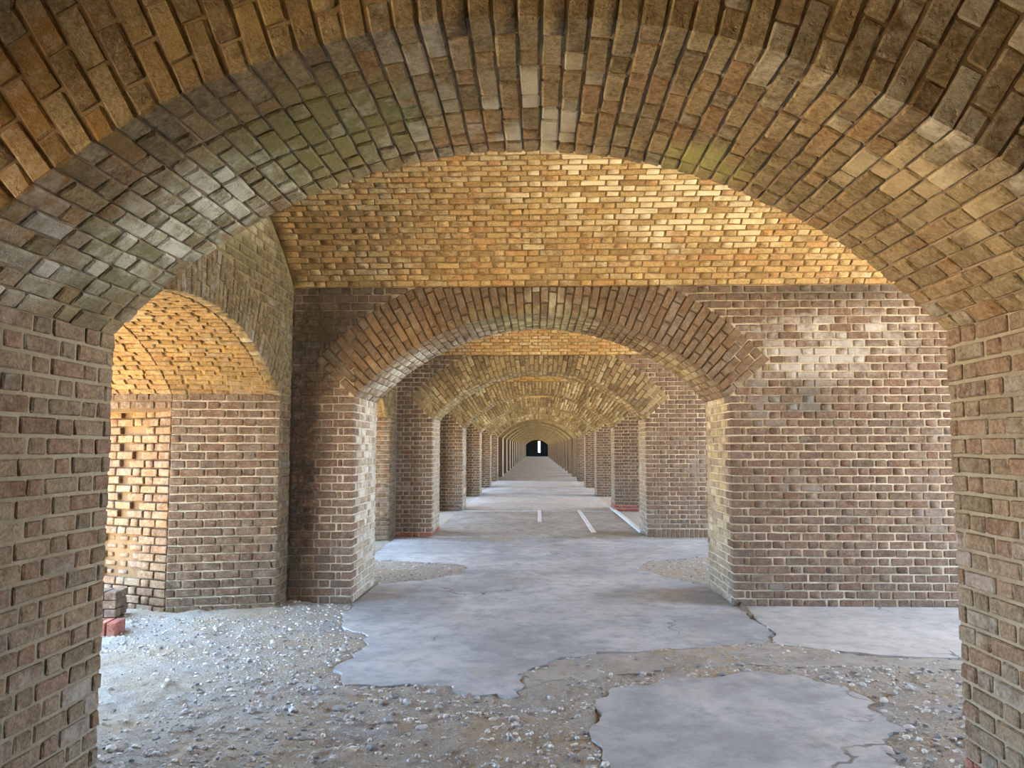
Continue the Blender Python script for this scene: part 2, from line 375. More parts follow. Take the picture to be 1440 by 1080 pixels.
class Masonry:
    """one piece of the setting: an Empty with a mortar core and bricks; the ones seen largest become parts, the rest one stuff mesh"""
    all = []
    def __init__(self, name, label, loc, far=False, most=300, minpx=9.0):
        self.name, self.label, self.loc, self.far, self.most, self.minpx = name, label, loc, far, most, minpx
        self.P, self.U, self.V, self.N, self.L, self.H, self.D, self.mat = [], [], [], [], [], [], [], []
        self.cores = []
        Masonry.all.append(self)
    def brick(self, P, U, V, L, H, D, mat):
        U = np.asarray(U, float); V = np.asarray(V, float)
        self.P.append(P); self.U.append(U); self.V.append(V)
        self.L.append(L); self.H.append(H); self.D.append(D); self.mat.append(mat)
    def core(self, verts, faces, mats, mi=None, uv=None, name='mortar'):
        self.cores.append((name, verts, faces, mats, mi, uv))
    def build(self, bvh):
        e = bpy.data.objects.new(self.name, None)
        e.location = self.loc
        e['kind'] = 'structure'; e['label'] = self.label
        e.empty_display_size = 0.2
        COL.objects.link(e)
        for (nm, v, f, mats, mi, uv) in self.cores:
            link(nm, mesh(nm, v, f, uv, mi), e, mats)
        n = len(self.P)
        if not n:
            return
        P = np.array(self.P); U = np.array(self.U); V = np.array(self.V); N = np.cross(U, V)
        L = np.array(self.L); H = np.array(self.H); D = np.array(self.D); mat = np.array(self.mat)
        L = L * (1 - 0.02 * rng.random(n)); H = H * (1 - 0.05 * rng.random(n))
        tone = rng.random(n)
        proud = (rng.random(n) - 0.6) * 0.007
        ang = (rng.random(n) - 0.5) * 0.03
        P = P + N * proud[:, None]
        U2 = U * np.cos(ang)[:, None] + V * np.sin(ang)[:, None]
        V2 = np.cross(N, U2)
        U, V = U2, V2
        # which bricks the camera sees, and how large
        a = project(P - U * L[:, None] / 2); b = project(P + U * L[:, None] / 2)
        c = project(P - V * H[:, None] / 2); d = project(P + V * H[:, None] / 2)
        lu = np.hypot(*(a - b).T); lv = np.hypot(*(c - d).T)
        ctr = project(P)
        seen = (ctr[:, 0] > -15) & (ctr[:, 0] < 1455) & (ctr[:, 1] > -15) & (ctr[:, 1] < 1095) & (P[:, 1] > 0.3)
        area = lu * lv
        ind = np.zeros(n, bool)
        if not self.far:
            for i in np.argsort(-area):
                if ind.sum() >= self.most:
                    break
                if not seen[i] or max(lu[i], lv[i]) < self.minpx:
                    continue
                q = P[i] + N[i] * 0.02
                dv = q - CAMP
                dist = np.linalg.norm(dv)
                ok = False
                for s in (-0.4, 0.0, 0.4):
                    qq = Vector(q + U[i] * L[i] * s) - Vector(CAMP)
                    hit = bvh.ray_cast(Vector(CAMP), qq.normalized(), qq.length - 0.01)
                    if hit[0] is None:
                        ok = True
                        break
                ind[i] = ok
        for i in np.nonzero(ind)[0]:
            ql, qh, qd = max(0.03, round(L[i] / 0.03) * 0.03), max(0.01, round(H[i] / 0.01) * 0.01), max(0.05, round(D[i] / 0.05) * 0.05)
            key = (round(ql, 3), round(qh, 3), round(qd, 3), rnd.randrange(6), mat[i])
            me = BRICKS.get(key)
            if me is None:
                me = mesh('brick', brick_verts([ql], [qh], [qd])[0], BF)
                me.materials.append(M[mat[i]])
                BRICKS[key] = me
            o = bpy.data.objects.new('brick', me)
            o['tone'] = float(tone[i])
            m = Matrix(((U[i][0], V[i][0], N[i][0], P[i][0]), (U[i][1], V[i][1], N[i][1], P[i][1]), (U[i][2], V[i][2], N[i][2], P[i][2]), (0, 0, 0, 1)))
            o.parent = e
            o.matrix_basis = Matrix.Translation(-e.location) @ m @ Matrix.Diagonal((L[i] / ql, H[i] / qh, D[i] / qd, 1))
            COL.objects.link(o)
        rest = np.nonzero(~ind)[0]
        if len(rest):
            if self.far:
                half = np.stack([L, H, D], -1)[rest][:, None, :] / 2
                loc = BOXS[None] * half
                loc[:, :, 2] -= half[:, :, 2]
                F0, k = BOXF, 8
            else:
                loc = brick_verts(L[rest], H[rest], D[rest])
                F0, k = BF, 24
            W = P[rest][:, None] + loc[..., :1] * U[rest][:, None] + loc[..., 1:2] * V[rest][:, None] + loc[..., 2:] * N[rest][:, None]
            fast_mesh('brickwork', W.reshape(-1, 3), F0, k, len(rest), mat[rest], tone[rest], e)

BRICKS = {}
def fast_mesh(name, verts, F0, k, n, mats, tone, parent):
    me = bpy.data.meshes.new(name)
    nl = sum(len(f) for f in F0)
    flat = np.array([i for f in F0 for i in f], np.int32)
    st = np.cumsum([0] + [len(f) for f in F0[:-1]]).astype(np.int32)
    loops = (flat[None] + (np.arange(n, dtype=np.int32) * k)[:, None]).ravel()
    starts = (st[None] + (np.arange(n, dtype=np.int32) * nl)[:, None]).ravel()
    me.vertices.add(len(verts)); me.vertices.foreach_set('co', np.asarray(verts, np.float32).ravel())
    me.loops.add(len(loops)); me.loops.foreach_set('vertex_index', loops)
    me.polygons.add(len(starts)); me.polygons.foreach_set('loop_start', starts)
    names = sorted(set(mats))
    for m in names:
        me.materials.append(M[m])
    idx = np.array([names.index(m) for m in mats], np.int32)
    me.polygons.foreach_set('material_index', np.repeat(idx, len(F0)))
    at = me.attributes.new('tone', 'FLOAT', 'FACE')
    at.data.foreach_set('value', np.repeat(np.asarray(tone, np.float32), len(F0)))
    me.update(calc_edges=True)
    me.validate()
    o = link(name, me, parent)
    o['kind'] = 'stuff'
    return o

def quad_uv(verts, faces):
    """surface maps in metres for plain cores: pick the two world axes that the face spans (arches: arc length is near enough)"""
    uv = []
    V = np.asarray(verts, float)
    for f in faces:
        p = V[list(f)]
        nrm = np.cross(p[1] - p[0], p[2] - p[0])
        ax = int(np.argmax(np.abs(nrm)))
        for q in p:
            uv.append((q[0], q[2]) if ax == 1 else (q[1], q[2]) if ax == 0 else (q[0], q[1]))
    return uv

def box_faces(o=0):
    return [tuple(o + i for i in f) for f in ((0, 3, 2, 1), (4, 5, 6, 7), (0, 1, 5, 4), (1, 2, 6, 5), (2, 3, 7, 6), (3, 0, 4, 7))]
def box_verts(x0, x1, y0, y1, z0, z1):
    return [(x0, y0, z0), (x1, y0, z0), (x1, y1, z0), (x0, y1, z0), (x0, y0, z1), (x1, y0, z1), (x1, y1, z1), (x0, y1, z1)]

def fill(a, b, phase, j=0.011, S=0.214, Hd=0.104):
    """the bricks of one Flemish course between a and b; phase shifts the bond, in periods: [(start, brick length)]"""
    p = S + Hd + 2 * j
    x = -phase * p
    x += math.floor((a - x) / p) * p
    cuts = []
    while x < b:
        for l in (S, Hd):
            lo, hi = max(x, a), min(x + l, b)
            if hi - lo > 0.002:
                cuts.append([lo, hi])
            x += l + j
    i = 0
    while i < len(cuts):
        if cuts[i][1] - cuts[i][0] < 0.04 and len(cuts) > 1:
            if i == 0:
                cuts[1][0] = cuts[0][0]
            else:
                cuts[i - 1][1] = cuts[i][1]
            cuts.pop(i)
        else:
            i += 1
    out = []
    for lo, hi in cuts:
        e0, e1 = rnd.uniform(-0.002, 0.005), rnd.uniform(-0.002, 0.005)
        if hi - lo > 0.03:
            out.append((lo + e0, hi - lo - e0 - e1))
    return out

BH = 0.068
J = 0.0115
DEPTH = 0.011     # how far the mortar lies back

def ring_bound(z):
    ze, ae = ZC + (R + RT) * math.cos(AL), (R + RT) * math.sin(AL)
    if z <= ZS: return A
    if z < ze: return A + (ae - A) * (z - ZS) / (ze - ZS)
    return math.sqrt(max(0.01, (R + RT) ** 2 - (z - ZC) ** 2))

WORD = ['near', 'second', 'third', 'fourth', 'fifth', 'sixth', 'seventh']

def pier_side(k, side):
    """the brick pier beside an arch: front face towards the camera and the jamb inside the passage"""
    y0, y1, xc = PIERS[k]
    far = k >= 3
    wx = xc + side * A
    nm = 'left' if side < 0 else 'right'
    w = Masonry(f'wall_{nm}_{WORD[k]}', f'brown brick pier {nm} of the {WORD[k]} archway from the viewer', (wx + side * 0.4, (y0 + y1) / 2, 0), far)
    xo = XOUT if side < 0 else XR
    d = DEPTH
    v = box_verts(min(wx + side * d, xo), max(wx + side * d, xo), y0 + d, y1, 0, ZV)
    f = box_faces()
    mi = [1, 1, 0, 0, 1, 0] if side < 0 else [1, 1, 0, 1, 1, 0]
    w.core(v, f, ('mortar' if k else 'mortar_near', 'laid'), mi, quad_uv(v, f))
    n = int(round(ZV / CH))
    xlim = {0: 2.2, 1: 2.75, 2: 1.6, 3: 1.2}.get(k, 0.9) if side > 0 else {0: 1.2}.get(k, abs(XL - wx) - 0.004)
    mat = 'near' if k == 0 else 'pier'
    for i in range(n):
        z = (i + 0.5) * CH
        b = ring_bound(z) - A if z > ZS - 0.01 else 0.0
        red = (k == 2 and side < 0 and i < 1) or (k == 3 and side > 0 and i < 2)
        m_ = 'red' if red else mat
        soldier = k == 2 and side > 0 and i < 2
        if z < ZS - 0.01:
            lf, lj = (0.214, 0.104) if i % 2 == 0 else (0.104, 0.214)
            if soldier:
                if i == 0:
                    for q in range(int(xlim / 0.08)):
                        w.brick((wx + side * (q + 0.5) * 0.08, y0, 0.075), (1, 0, 0), (0, 0, 1), 0.066, 0.145, 0.1, 'pier')
            else:
                # corner brick, shown on both faces
                w.brick((wx + side * lf / 2, y0, z), (1, 0, 0), (0, 0, 1), lf, BH, lj, m_)
                for (s, l) in fill(lf + J, xlim, 0.5 * (i % 2)):
                    x = wx + side * (s + l / 2)
                    w.brick((x, y0, z), (1, 0, 0), (0, 0, 1), l, BH, 0.1, m_)
            if k <= 6:
                o0 = lj + J if not soldier else 0.11
                for (s, l) in fill(o0, y1 - y0, 0.5 if i % 2 == 0 else 0.0):
                    y = y0 + s + l / 2
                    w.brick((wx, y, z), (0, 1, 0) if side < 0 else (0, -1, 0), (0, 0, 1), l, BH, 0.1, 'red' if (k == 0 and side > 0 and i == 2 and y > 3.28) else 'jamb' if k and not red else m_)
        else:
            for (s, l) in fill(b + 0.006, xlim, 0.5 * (i % 2)):
                w.brick((wx + side * (s + l / 2), y0, z), (1, 0, 0), (0, 0, 1), l, BH, 0.1, mat)
    return w

def arch(k):
    """ring of the arch (its face) and soffit over the passage"""
    y0, y1, xc = PIERS[k]
    far = k >= 3
    tr = Masonry(f'arch_trim_{k + 1}', f'radial brick face ring of the {WORD[k]} archway', (xc, y0, ZS), far)
    ce = Masonry(f'arch_ceiling_{k + 1}', f'brick underside of the {WORD[k]} archway over the passage', (xc, (y0 + y1) / 2, ZS), far)
    rm, sm = ('ring', 'soffit') if k == 0 else ('pier_ring', 'pier_ring') if k == 1 else ('far_ring', 'far_ring')
    mo = 'mortar_dark'
    # core: from the intrados up to the vault springing
    d = 0.014
    V, Fc, S = [], [], 40
    for i in range(S + 1):
        th = -AL + 2 * AL * i / S
        x, z = xc + (R + d) * math.sin(th), ZC + (R + d) * math.cos(th)
        r2 = min(R + RT, (ZV - ZC) / math.cos(th))
        x2, z2 = xc + r2 * math.sin(th), ZC + r2 * math.cos(th)
        dr = d * (0.8 if k == 0 else 1.2)
        V += [(x, y0 + dr, z), (x2, y0 + dr, z2), (x, y1, z), (x2, y1, z2), (x2, y0 + d, ZV), (x2, y1, ZV)]
    mi = []
    for i in range(S):
        a, b = 6 * i, 6 * (i + 1)
        Fc += [(a, b, b + 1, a + 1), (a + 2, a + 3, b + 3, b + 2), (a, a + 2, b + 2, b), (a + 1, b + 1, b + 4, a + 4), (a + 3, a + 5, b + 5, b + 3)]
        mi += [2, 1, 0, 3, 1]
    ce.core(V, Fc, (mo if k else 'mortar_pink', 'laid', mo if k else 'mortar_ring', 'mortar' if k else 'mortar_near'), mi, quad_uv(V, Fc))
    nC = int(round(2 * AL * R / 0.0785))
    pit = 2 * AL / nC
    for i in range(nC):
        th = -AL + (i + 0.5) * pit
        s, c = math.sin(th), math.cos(th)
        rad = np.array([s, 0, c]); tan = np.array([c, 0, -s])
        rmax = (ZV - 0.004 - ZC) / c - R
        pat = (0.214, 0.214, 0.104) if i % 2 == 0 else (0.104, 0.214, 0.214)
        dep = 0.104 if i % 2 == 0 else 0.214
        r = 0.0
        for q, l in enumerate(pat):
            l2 = min(l, rmax - r)
            if l2 > 0.035:
                rc = R + r + l2 / 2
                p = np.array([xc, y0, ZC]) + rad * rc
                hh = pit * (R + r + l2 * 0.5) - 0.0085
                tr.brick(p, -tan, -rad, hh, l2, dep if q == 0 else 0.1, rm) if False else tr.brick(p, rad, -tan, l2, hh, dep if q == 0 else 0.1, rm)
            r += l + 0.010
        if k <= 6:
            hh = pit * R - 0.0065
            for (st, l) in fill(dep + 0.010, y1 - y0, (0.66 if i % 2 == 0 else 0.0) + rnd.uniform(-0.05, 0.05), 0.009):
                y = y0 + st + l / 2
                p = np.array([xc, y, ZC]) + rad * R
                ce.brick(p, (0, 1, 0), tan, l, hh, 0.1, sm)
    return tr, ce

def vault(k):
    """barrel vault of the room between pier k and pier k + 1 (axis across the passage)"""
    yA = PIERS[k][1] if k >= 0 else PIERS[0][0] - 4.3
    if k < 0:
        yA, yB = PIERS[0][0] - 4.3, PIERS[0][0]
    else:
        yB = PIERS[k + 1][0]
    yc, hs = (yA + yB) / 2, (yB - yA) / 2
    al = math.radians(42)
    Rv = hs / math.sin(al)
    zc = ZV - Rv * math.cos(al)
    far = not (0 <= k <= 1)
    nm = WORD[k + 1] if 0 <= k + 1 < len(WORD) else 'far'
    w = Masonry(f'vault_ceiling_{k + 2}', f'golden brick barrel vault of the room before the {nm} archway' if k >= 0 else 'brick barrel vault over the viewer', (0, yc, ZV), far)
    d = DEPTH if 0 <= k <= 2 else 0.0
    S = 24
    V, Fc, uv = [], [], []
    x0, x1 = XOUT, XR
    for i in range(S + 1):
        th = -al - 0.05 + (2 * al + 0.1) * i / S
        for r in (Rv + d, Rv + 0.35):
            y, z = yc + r * math.sin(th), zc + r * math.cos(th)
            V += [(x0, y, z), (x1, y, z)]
    for i in range(S):
        a, b = 4 * i, 4 * (i + 1)
        Fc += [(a, b, b + 1, a + 1), (a + 2, a + 3, b + 3, b + 2), (a, a + 2, b + 2, b), (a + 1, b + 1, b + 3, a + 3)]
        t0, t1 = Rv * 2 * al * i / S, Rv * 2 * al * (i + 1) / S
        uv += [(x0, t0), (x0, t1), (x1, t1), (x1, t0)] + [(0, 0)] * 12
    mi = []
    for i in range(S):
        th = -al + 2 * al * (i + 0.5) / S
        mi += [0 if (th > -0.15 and 0 <= k <= 2) else 1, 1, 1, 1]
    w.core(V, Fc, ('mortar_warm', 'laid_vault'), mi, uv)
    if 0 <= k <= 2:
        n = int(Rv * (al + 0.15) / 0.0765)
        pit = 0.0765 / Rv
        xe = 4.4 if k == 0 else 2.7
        for i in range(n):
            th = al - (i + 0.5) * pit
            s, c = math.sin(th), math.cos(th)
            rad = np.array([0, s, c]); tan = np.array([0, c, -s])
            for (st, l) in fill(0, xe - XL, 0.5 * (i % 2) + rnd.uniform(0, 0.12)):
                p = np.array([XL + 0.004 + st + l / 2, yc, zc]) + rad * Rv
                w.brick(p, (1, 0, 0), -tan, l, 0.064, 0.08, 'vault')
    return w

# ------------------------------------------------------------------ left room walls with their arched recesses
def left_wall(k):
    yA = PIERS[k][1] if k >= 0 else PIERS[0][0] - 4.3
    yB = PIERS[k + 1][0]
    far = k != 0
    brickwork = k in (0, 1)
    nm = WORD[k + 1] if 0 <= k + 1 < len(WORD) else 'far'
    w = Masonry(f'wall_left_recess_{k + 2}', f'weathered side wall with arched recess left of the room before the {nm} archway', (XL - 0.5, (yA + yB) / 2, 0), far)
    so = Masonry(f'recess_ceiling_{k + 2}', f'golden brick soffit of the arched recess before the {nm} archway', (XL - 1, (yA + yB) / 2, ZS), far)
    yc = (yA + yB) / 2
    s0, zs, rise, rt = 1.80, 2.05, 0.61, 0.46
    Ra = (s0 * s0 + rise * rise) / (2 * rise)
    xk, s1 = -3.44, 1.56
    xo, s2 = -4.62, 2.06
    d = DEPTH
    # inner surface sections: (x, half span, depth of the mortar)
    def profile(s):
        Rr = (s * s + rise * rise) / (2 * rise)
        aa = math.asin(s / Rr)
        return Rr, zs + rise - Rr, aa
    S = 28
    def section(x, s, dd):
        Rr, zc, aa = profile(s)
        pts = [(x, yc - s - dd, -0.05)]
        for i in range(S + 1):
            th = -aa + 2 * aa * i / S
            pts.append((x, yc + (Rr + dd) * math.sin(th), zc + (Rr + dd) * math.cos(th)))
        pts.append((x, yc + s + dd, -0.05))
        return pts
    n = S + 3
    # wall front with the opening
    V, Fc = [], []
    A0 = section(XL - d, s0, d)
    V += A0
    top = [(XL - d, yA - 0.05, -0.05)] + [(XL - d, yA - 0.05 + (yB - yA + 0.03) * i / S, 4.35) for i in range(S + 1)] + [(XL - d, yB - 0.02, -0.05)]
    V += top
    for i in range(n - 1):
        Fc.append((i, i + 1, n + i + 1, n + i))
    w.core(V, Fc, ('mortar_old',), None, None)
    # jambs and soffit of the recess: splayed to xk, then straight above and flared below
    V = section(XL - d, s0, 0.02) + section(xk, s1, 0.02) + section(xo, s1, 0.02)
    Fc, mi = [], []
    for j in range(2):
        for i in range(n - 1):
            if j == 1 and i in (0, n - 2):
                continue
            Fc.append((j * n + i, (j + 1) * n + i, (j + 1) * n + i + 1, j * n + i + 1))
            mi.append(0 if i in (0, n - 2) else 1)
    so.core(V, Fc, ('mortar', 'mortar_gold'), mi, None)
    ztop = zs - 2 * CH
    for sg in (-1, 1):
        dd = 0.05
        V = [(xk, yc + sg * (s1 + dd), -0.05), (xo, yc + sg * (s2 + dd), -0.05), (xo, yc + sg * (s2 + dd), ztop), (xk, yc + sg * (s1 + dd), ztop),
             (xo, yc + sg * (s1 + d), ztop), (xk, yc + sg * (s1 + d), ztop), (xo, yc + sg * (s1 + d), zs), (xk, yc + sg * (s1 + d), zs)]
        Fc = [(0, 1, 2, 3), (3, 2, 4, 5), (5, 4, 6, 7)]
        w.core(V, Fc, ('mortar_brown',), None, None)
    # outer face of the building round the recess
    V = section(xo, s1, 0.0)
    V += [(xo, yA - 0.05, -0.05)] + [(xo, yA - 0.05 + (yB - yA + 0.1) * i / S, 4.35) for i in range(S + 1)] + [(xo, yB + 0.05, -0.05)]
    Fc = [(i, n + i, n + i + 1, i + 1) for i in range(1, n - 2)]
    w.core(V, Fc, ('laid',), None, quad_uv(V, Fc))
    if not brickwork:
        return
    # ring of the side arch, far half and a bit beyond the crown
    Rr, zc, aa = profile(s0)
    nC = int(2 * aa * Rr / 0.0785)
    pit = 2 * aa / nC
    for i in range(nC):
        th = -aa + (i + 0.5) * pit
        if th < -0.35 and k == 1:
            continue
        rad = np.array([0, math.sin(th), math.cos(th)]); tan = np.array([0, math.cos(th), -math.sin(th)])
        r = 0.0
        for q, l in enumerate((0.214, 0.214) if i % 2 == 0 else (0.104, 0.214, 0.104)):
            p = np.array([XL, yc, zc]) + rad * (Rr + r + l / 2)
            if p[1] + abs(rad[1]) * l / 2 < yB:
                w.brick(p, tan, rad, pit * (Rr + r) - 0.010, l, 0.1, 'side_ring')
            r += l + 0.011
    # spandrel and narrow strip of wall between ring and pier
    hs = (yB - yA) / 2
    al = math.radians(42); Rv = hs / math.sin(al); zv = ZV - Rv * math.cos(al)
    ae, ze = (Rr + rt) * math.sin(aa), zc + (Rr + rt) * math.cos(aa)
    for i in range(int(4.0 / CH)):
        z = (i + 0.5) * CH
        if z < zs: b = s0
        elif z < ze: b = s0 + (ae - s0) * (z - zs) / (ze - zs)
        elif z < zc + Rr + rt: b = math.sqrt((Rr + rt) ** 2 - (z - zc) ** 2)
        else: b = 0.0
        e = hs if z < ZV else math.sqrt(max(0, Rv * Rv - (z + 0.05 - zv) ** 2))
        for sg in ((1, -1) if k == 0 else (1,)):
            for (st, l) in fill(b + 0.006, e - 0.022, 0.5 * (i % 2)):
                if l > 0.03:
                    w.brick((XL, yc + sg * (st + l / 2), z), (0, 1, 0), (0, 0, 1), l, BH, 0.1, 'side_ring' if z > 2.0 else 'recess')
    # splayed far jamb
    p0 = np.array([XL, yc + s0, 0]); p1 = np.array([xk, yc + s1, 0]); p2 = np.array([xo, yc + s2, 0]); p3 = np.array([xo, yc + s1, 0])
    def course(a, b, z, first, h=BH, mat='recess', skip=None, dep=0.1, st0=0.0, back=None):
        ln = np.linalg.norm(b - a); u = (b - a) / ln
        for (st, l) in fill(st0, ln, 0.5 * first):
            q = a + u * (st + l / 2)
            if skip and skip(st + l / 2, z):
                continue
            nn = np.cross(-u, (0, 0, 1))
            bk = back(st + l / 2, z) if back else 0.0
            q = q - nn * bk
            tl = 1.0 if not bk else rnd.uniform(0.5, 0.9)
            w.brick((q[0], q[1], z), -u, (0, 0, 1), l * tl, h * tl, dep, mat)
    ln0 = np.linalg.norm(p1 - p0)
    nz = int(round(zs / CH))
    for i in range(nz):
        z = (i + 0.5) * CH
        if z > zs - 2 * CH:
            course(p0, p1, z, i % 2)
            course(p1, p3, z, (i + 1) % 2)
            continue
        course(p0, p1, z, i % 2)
        def hole(t, zz):
            row = int(zz / CH)
            if row % 2 == 1 and (0.16 < t < 0.27 or 0.60 < t < 0.72) and row > 9: return True
            return row in (12, 18, 21) and 0.3 < t < 0.5
        def back(t, zz):
            row = int(zz / CH)
            if 0.30 < t < 0.85 and 4 <= row <= 8:
                return rnd.uniform(0.02, 0.045)
            return 0.0
        course(p1, p2, z, (i + 1) % 2, skip=hole, st0=0.006, back=back, mat='recess_outer')
    # soffit of the recess: courses along x
    segs = ((XL - 0.11, s0, xk, s1), (xk, s1, xo, s1))
    nC = int(2 * aa * Rr / 0.074)
    for i in range(nC):
        f = (i + 0.5) / nC
        if f < 0.28:
            continue
        for (xa, sa, xb, sb) in segs:
            def pt(x, s):
                r_, z_, a_ = profile(s)
                th = -a_ + 2 * a_ * f
                return np.array([x, yc + r_ * math.sin(th), z_ + r_ * math.cos(th)]), np.array([0, math.sin(th), math.cos(th)])
            q0, r0 = pt(xa, sa); q1, r1 = pt(xb, sb)
            ln = np.linalg.norm(q1 - q0); u = (q1 - q0) / ln
            rad = (r0 + r1); rad -= u * (rad @ u); rad /= np.linalg.norm(rad)
            v = np.cross(-rad, -u)
            for (st, l) in fill(0, ln, 0.5 * (i % 2) + rnd.uniform(0, 0.15), 0.022):
                p = q0 + u * (st + l / 2)
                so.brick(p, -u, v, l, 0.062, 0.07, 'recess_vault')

# ------------------------------------------------------------------ build the masonry
for k in range(0, 7):
    pier_side(k, -1); pier_side(k, 1); arch(k)
for k in range(-1, 6):
    vault(k); left_wall(k)

cv, cf = [], []
for w in Masonry.all:
    for (_, v, f, *_r) in w.cores:
        o = len(cv)
        cv += [Vector(x) for x in v]
        cf += [tuple(o + i for i in q) for q in f]
BVH = BVHTree.FromPolygons(cv, cf)
for w in Masonry.all:
    w.build(BVH)

# the far run of the enfilade, too far away for single bricks
def far_bay(k):
    y0, y1, xc = PIERS[k]
    V, Fc, uv = [], [], []
    S = 24
    prof = [(xc - A, 0.0)] + [(xc + R * math.sin(-AL + 2 * AL * i / S), ZC + R * math.cos(-AL + 2 * AL * i / S)) for i in range(S + 1)] + [(xc + A, 0.0)]
    outer = [(XOUT, 0.0)] + [(XOUT + (XR - XOUT) * i / S, ZV) for i in range(S + 1)] + [(XR, 0.0)]
    n = len(prof)
    for y in (y0, y1):
        V += [(x, y, z) for x, z in prof] + [(x, y, z) for x, z in outer]
    for i in range(n - 1):
        Fc.append((i, n + i, n + i + 1, i + 1))
        uv += [(V[j][0], V[j][2]) for j in Fc[-1]]
        Fc.append((i, i + 1, 2 * n + i + 1, 2 * n + i))
        uv += [(V[j][1], V[j][2] + V[j][0]) for j in Fc[-1]]
        Fc.append((2 * n + i, 2 * n + i + 1, 3 * n + i + 1, 3 * n + i))
        uv += [(V[j][0], V[j][2]) for j in Fc[-1]]
    # left wall and vault of the room in front of this pier
    ya = PIERS[k - 1][1]
    yc, hs = (ya + y0) / 2, (y0 - ya) / 2
    al = math.radians(42); Rv = hs / math.sin(al); zc = ZV - Rv * math.cos(al)
    o = len(V)
    V += [(XL, ya, 0), (XL, y0, 0), (XL, y0, 4.3), (XL, ya, 4.3)]
    Fc.append((o, o + 1, o + 2, o + 3)); uv += [(0, 0), (hs * 2, 0), (hs * 2, 4.3), (0, 4.3)]
    m = len(Fc)
    o = len(V)
    for i in range(13):
        th = -al + 2 * al * i / 12
        V += [(XOUT, yc + Rv * math.sin(th), zc + Rv * math.cos(th)), (XR, yc + Rv * math.sin(th), zc + Rv * math.cos(th))]
    for i in range(12):
        Fc.append((o + 2 * i, o + 2 * i + 2, o + 2 * i + 3, o + 2 * i + 1))
        t = Rv * 2 * al / 12
        uv += [(XOUT, i * t), (XOUT, i * t + t), (XR, i * t + t), (XR, i * t)]
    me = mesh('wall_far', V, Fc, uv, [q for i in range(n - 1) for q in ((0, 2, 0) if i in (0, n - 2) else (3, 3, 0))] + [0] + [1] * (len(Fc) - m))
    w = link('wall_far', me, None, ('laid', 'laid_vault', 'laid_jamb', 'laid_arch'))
    w['kind'] = 'structure'; w['label'] = 'distant brick archway in the receding row'
for k in range(7, NP):
    far_bay(k)

# the closed room at the far end with its slit window
YE = PIERS[-1][1]
ye = YE + 7.0
V, Fc = [], []
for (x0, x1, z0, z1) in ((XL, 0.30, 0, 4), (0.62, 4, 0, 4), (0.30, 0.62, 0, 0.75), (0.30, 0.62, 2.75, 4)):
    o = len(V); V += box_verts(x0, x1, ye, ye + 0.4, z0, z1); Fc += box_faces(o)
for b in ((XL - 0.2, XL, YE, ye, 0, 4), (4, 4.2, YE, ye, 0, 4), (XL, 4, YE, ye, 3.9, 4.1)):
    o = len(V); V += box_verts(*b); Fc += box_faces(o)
w = link('wall_end', mesh('wall_end', V, Fc, quad_uv(V, Fc)), None, ('laid_shaded',))
w['kind'] = 'structure'; w['label'] = 'dark end wall with a bright slit window'

# ------------------------------------------------------------------ floor
floor = bpy.data.objects.new('floor', None)
COL.objects.link(floor)
floor['kind'] = 'structure'; floor['label'] = 'sandy gravel floor with worn concrete slabs'

def value_noise(x, y, s, seed):
    g = np.random.default_rng(seed).random((257, 257))
    u, v = x * s, y * s
    i, j = np.floor(u).astype(int), np.floor(v).astype(int)
    a, b = u - i, v - j
    a = a * a * (3 - 2 * a); b = b * b * (3 - 2 * b)
    G = lambda p, q: g[p % 257, q % 257]
    return (G(i, j) * (1 - a) + G(i + 1, j) * a) * (1 - b) + (G(i, j + 1) * (1 - a) + G(i + 1, j + 1) * a) * b

SLAB_A = [(-1.80, 8.95, 1), (-1.83, 7.81), (-1.72, 6.88), (-1.385, 6.5), (-1.34, 6.06), (-1.44, 5.57), (-1.26, 5.17), (-.91, 5.18), (-.54, 5.16), (-.48, 5.04),
          (-.16, 4.95), (-.08, 5.2), (-.13, 5.44), (.1, 5.8), (.45, 6.04), (1.1, 6.16), (1.8, 6.36), (1.96, 6.71), (1.97, 7.80, 1), (1.90, 8.92), (1.6, 9.4), (1.25, 10.1), (1.5, 10.8),
          (2.4, 11.2), (4.4, 11.5), (4.4, 13.3), (1.0, 13.35), (-1.2, 13.1), (-2.4, 13.3), (-2.4, 10.9), (-1.6, 10.6), (-0.95, 10.35), (-0.9, 9.7), (-1.3, 9.2)]
SLAB_B = [(.36, 4.86), (.47, 5.14), (.92, 5.38), (1.59, 5.57), (1.83, 5.41), (2.05, 5.04), (1.96, 4.78), (2.03, 4.49), (1.83, 4.32), (1.75, 3.95), (1.6, 3.1), (.4, 3.1), (.36, 3.92), (.30, 4.28)]
SLAB_C = [(2.0, 7.9), (4.9, 7.9), (4.9, 6.05), (3.4, 5.92), (2.6, 6.0), (1.87, 6.32), (1.99, 6.7)]
SLAB_D = [(-.05, 5.22), (-.1, 5.43), (.13, 5.78), (.47, 6.0), (1.1, 6.12), (1.82, 6.31), (2.6, 5.95), (3.6, 5.85), (4.6, 5.7), (3.2, 5.62), (2.3, 5.7), (1.5, 5.75), (.9, 5.62), (.45, 5.4)]
def inside(poly, x, y):
    c = np.zeros(np.shape(x), bool)
    n = len(poly)
    for i in range(n):
        x1, y1 = poly[i][:2]; x2, y2 = poly[(i + 1) % n][:2]
        hit = ((y1 > y) != (y2 > y)) & (x < (x2 - x1) * (y - y1) / (y2 - y1 + 1e-12) + x1)
        c ^= hit
    return c
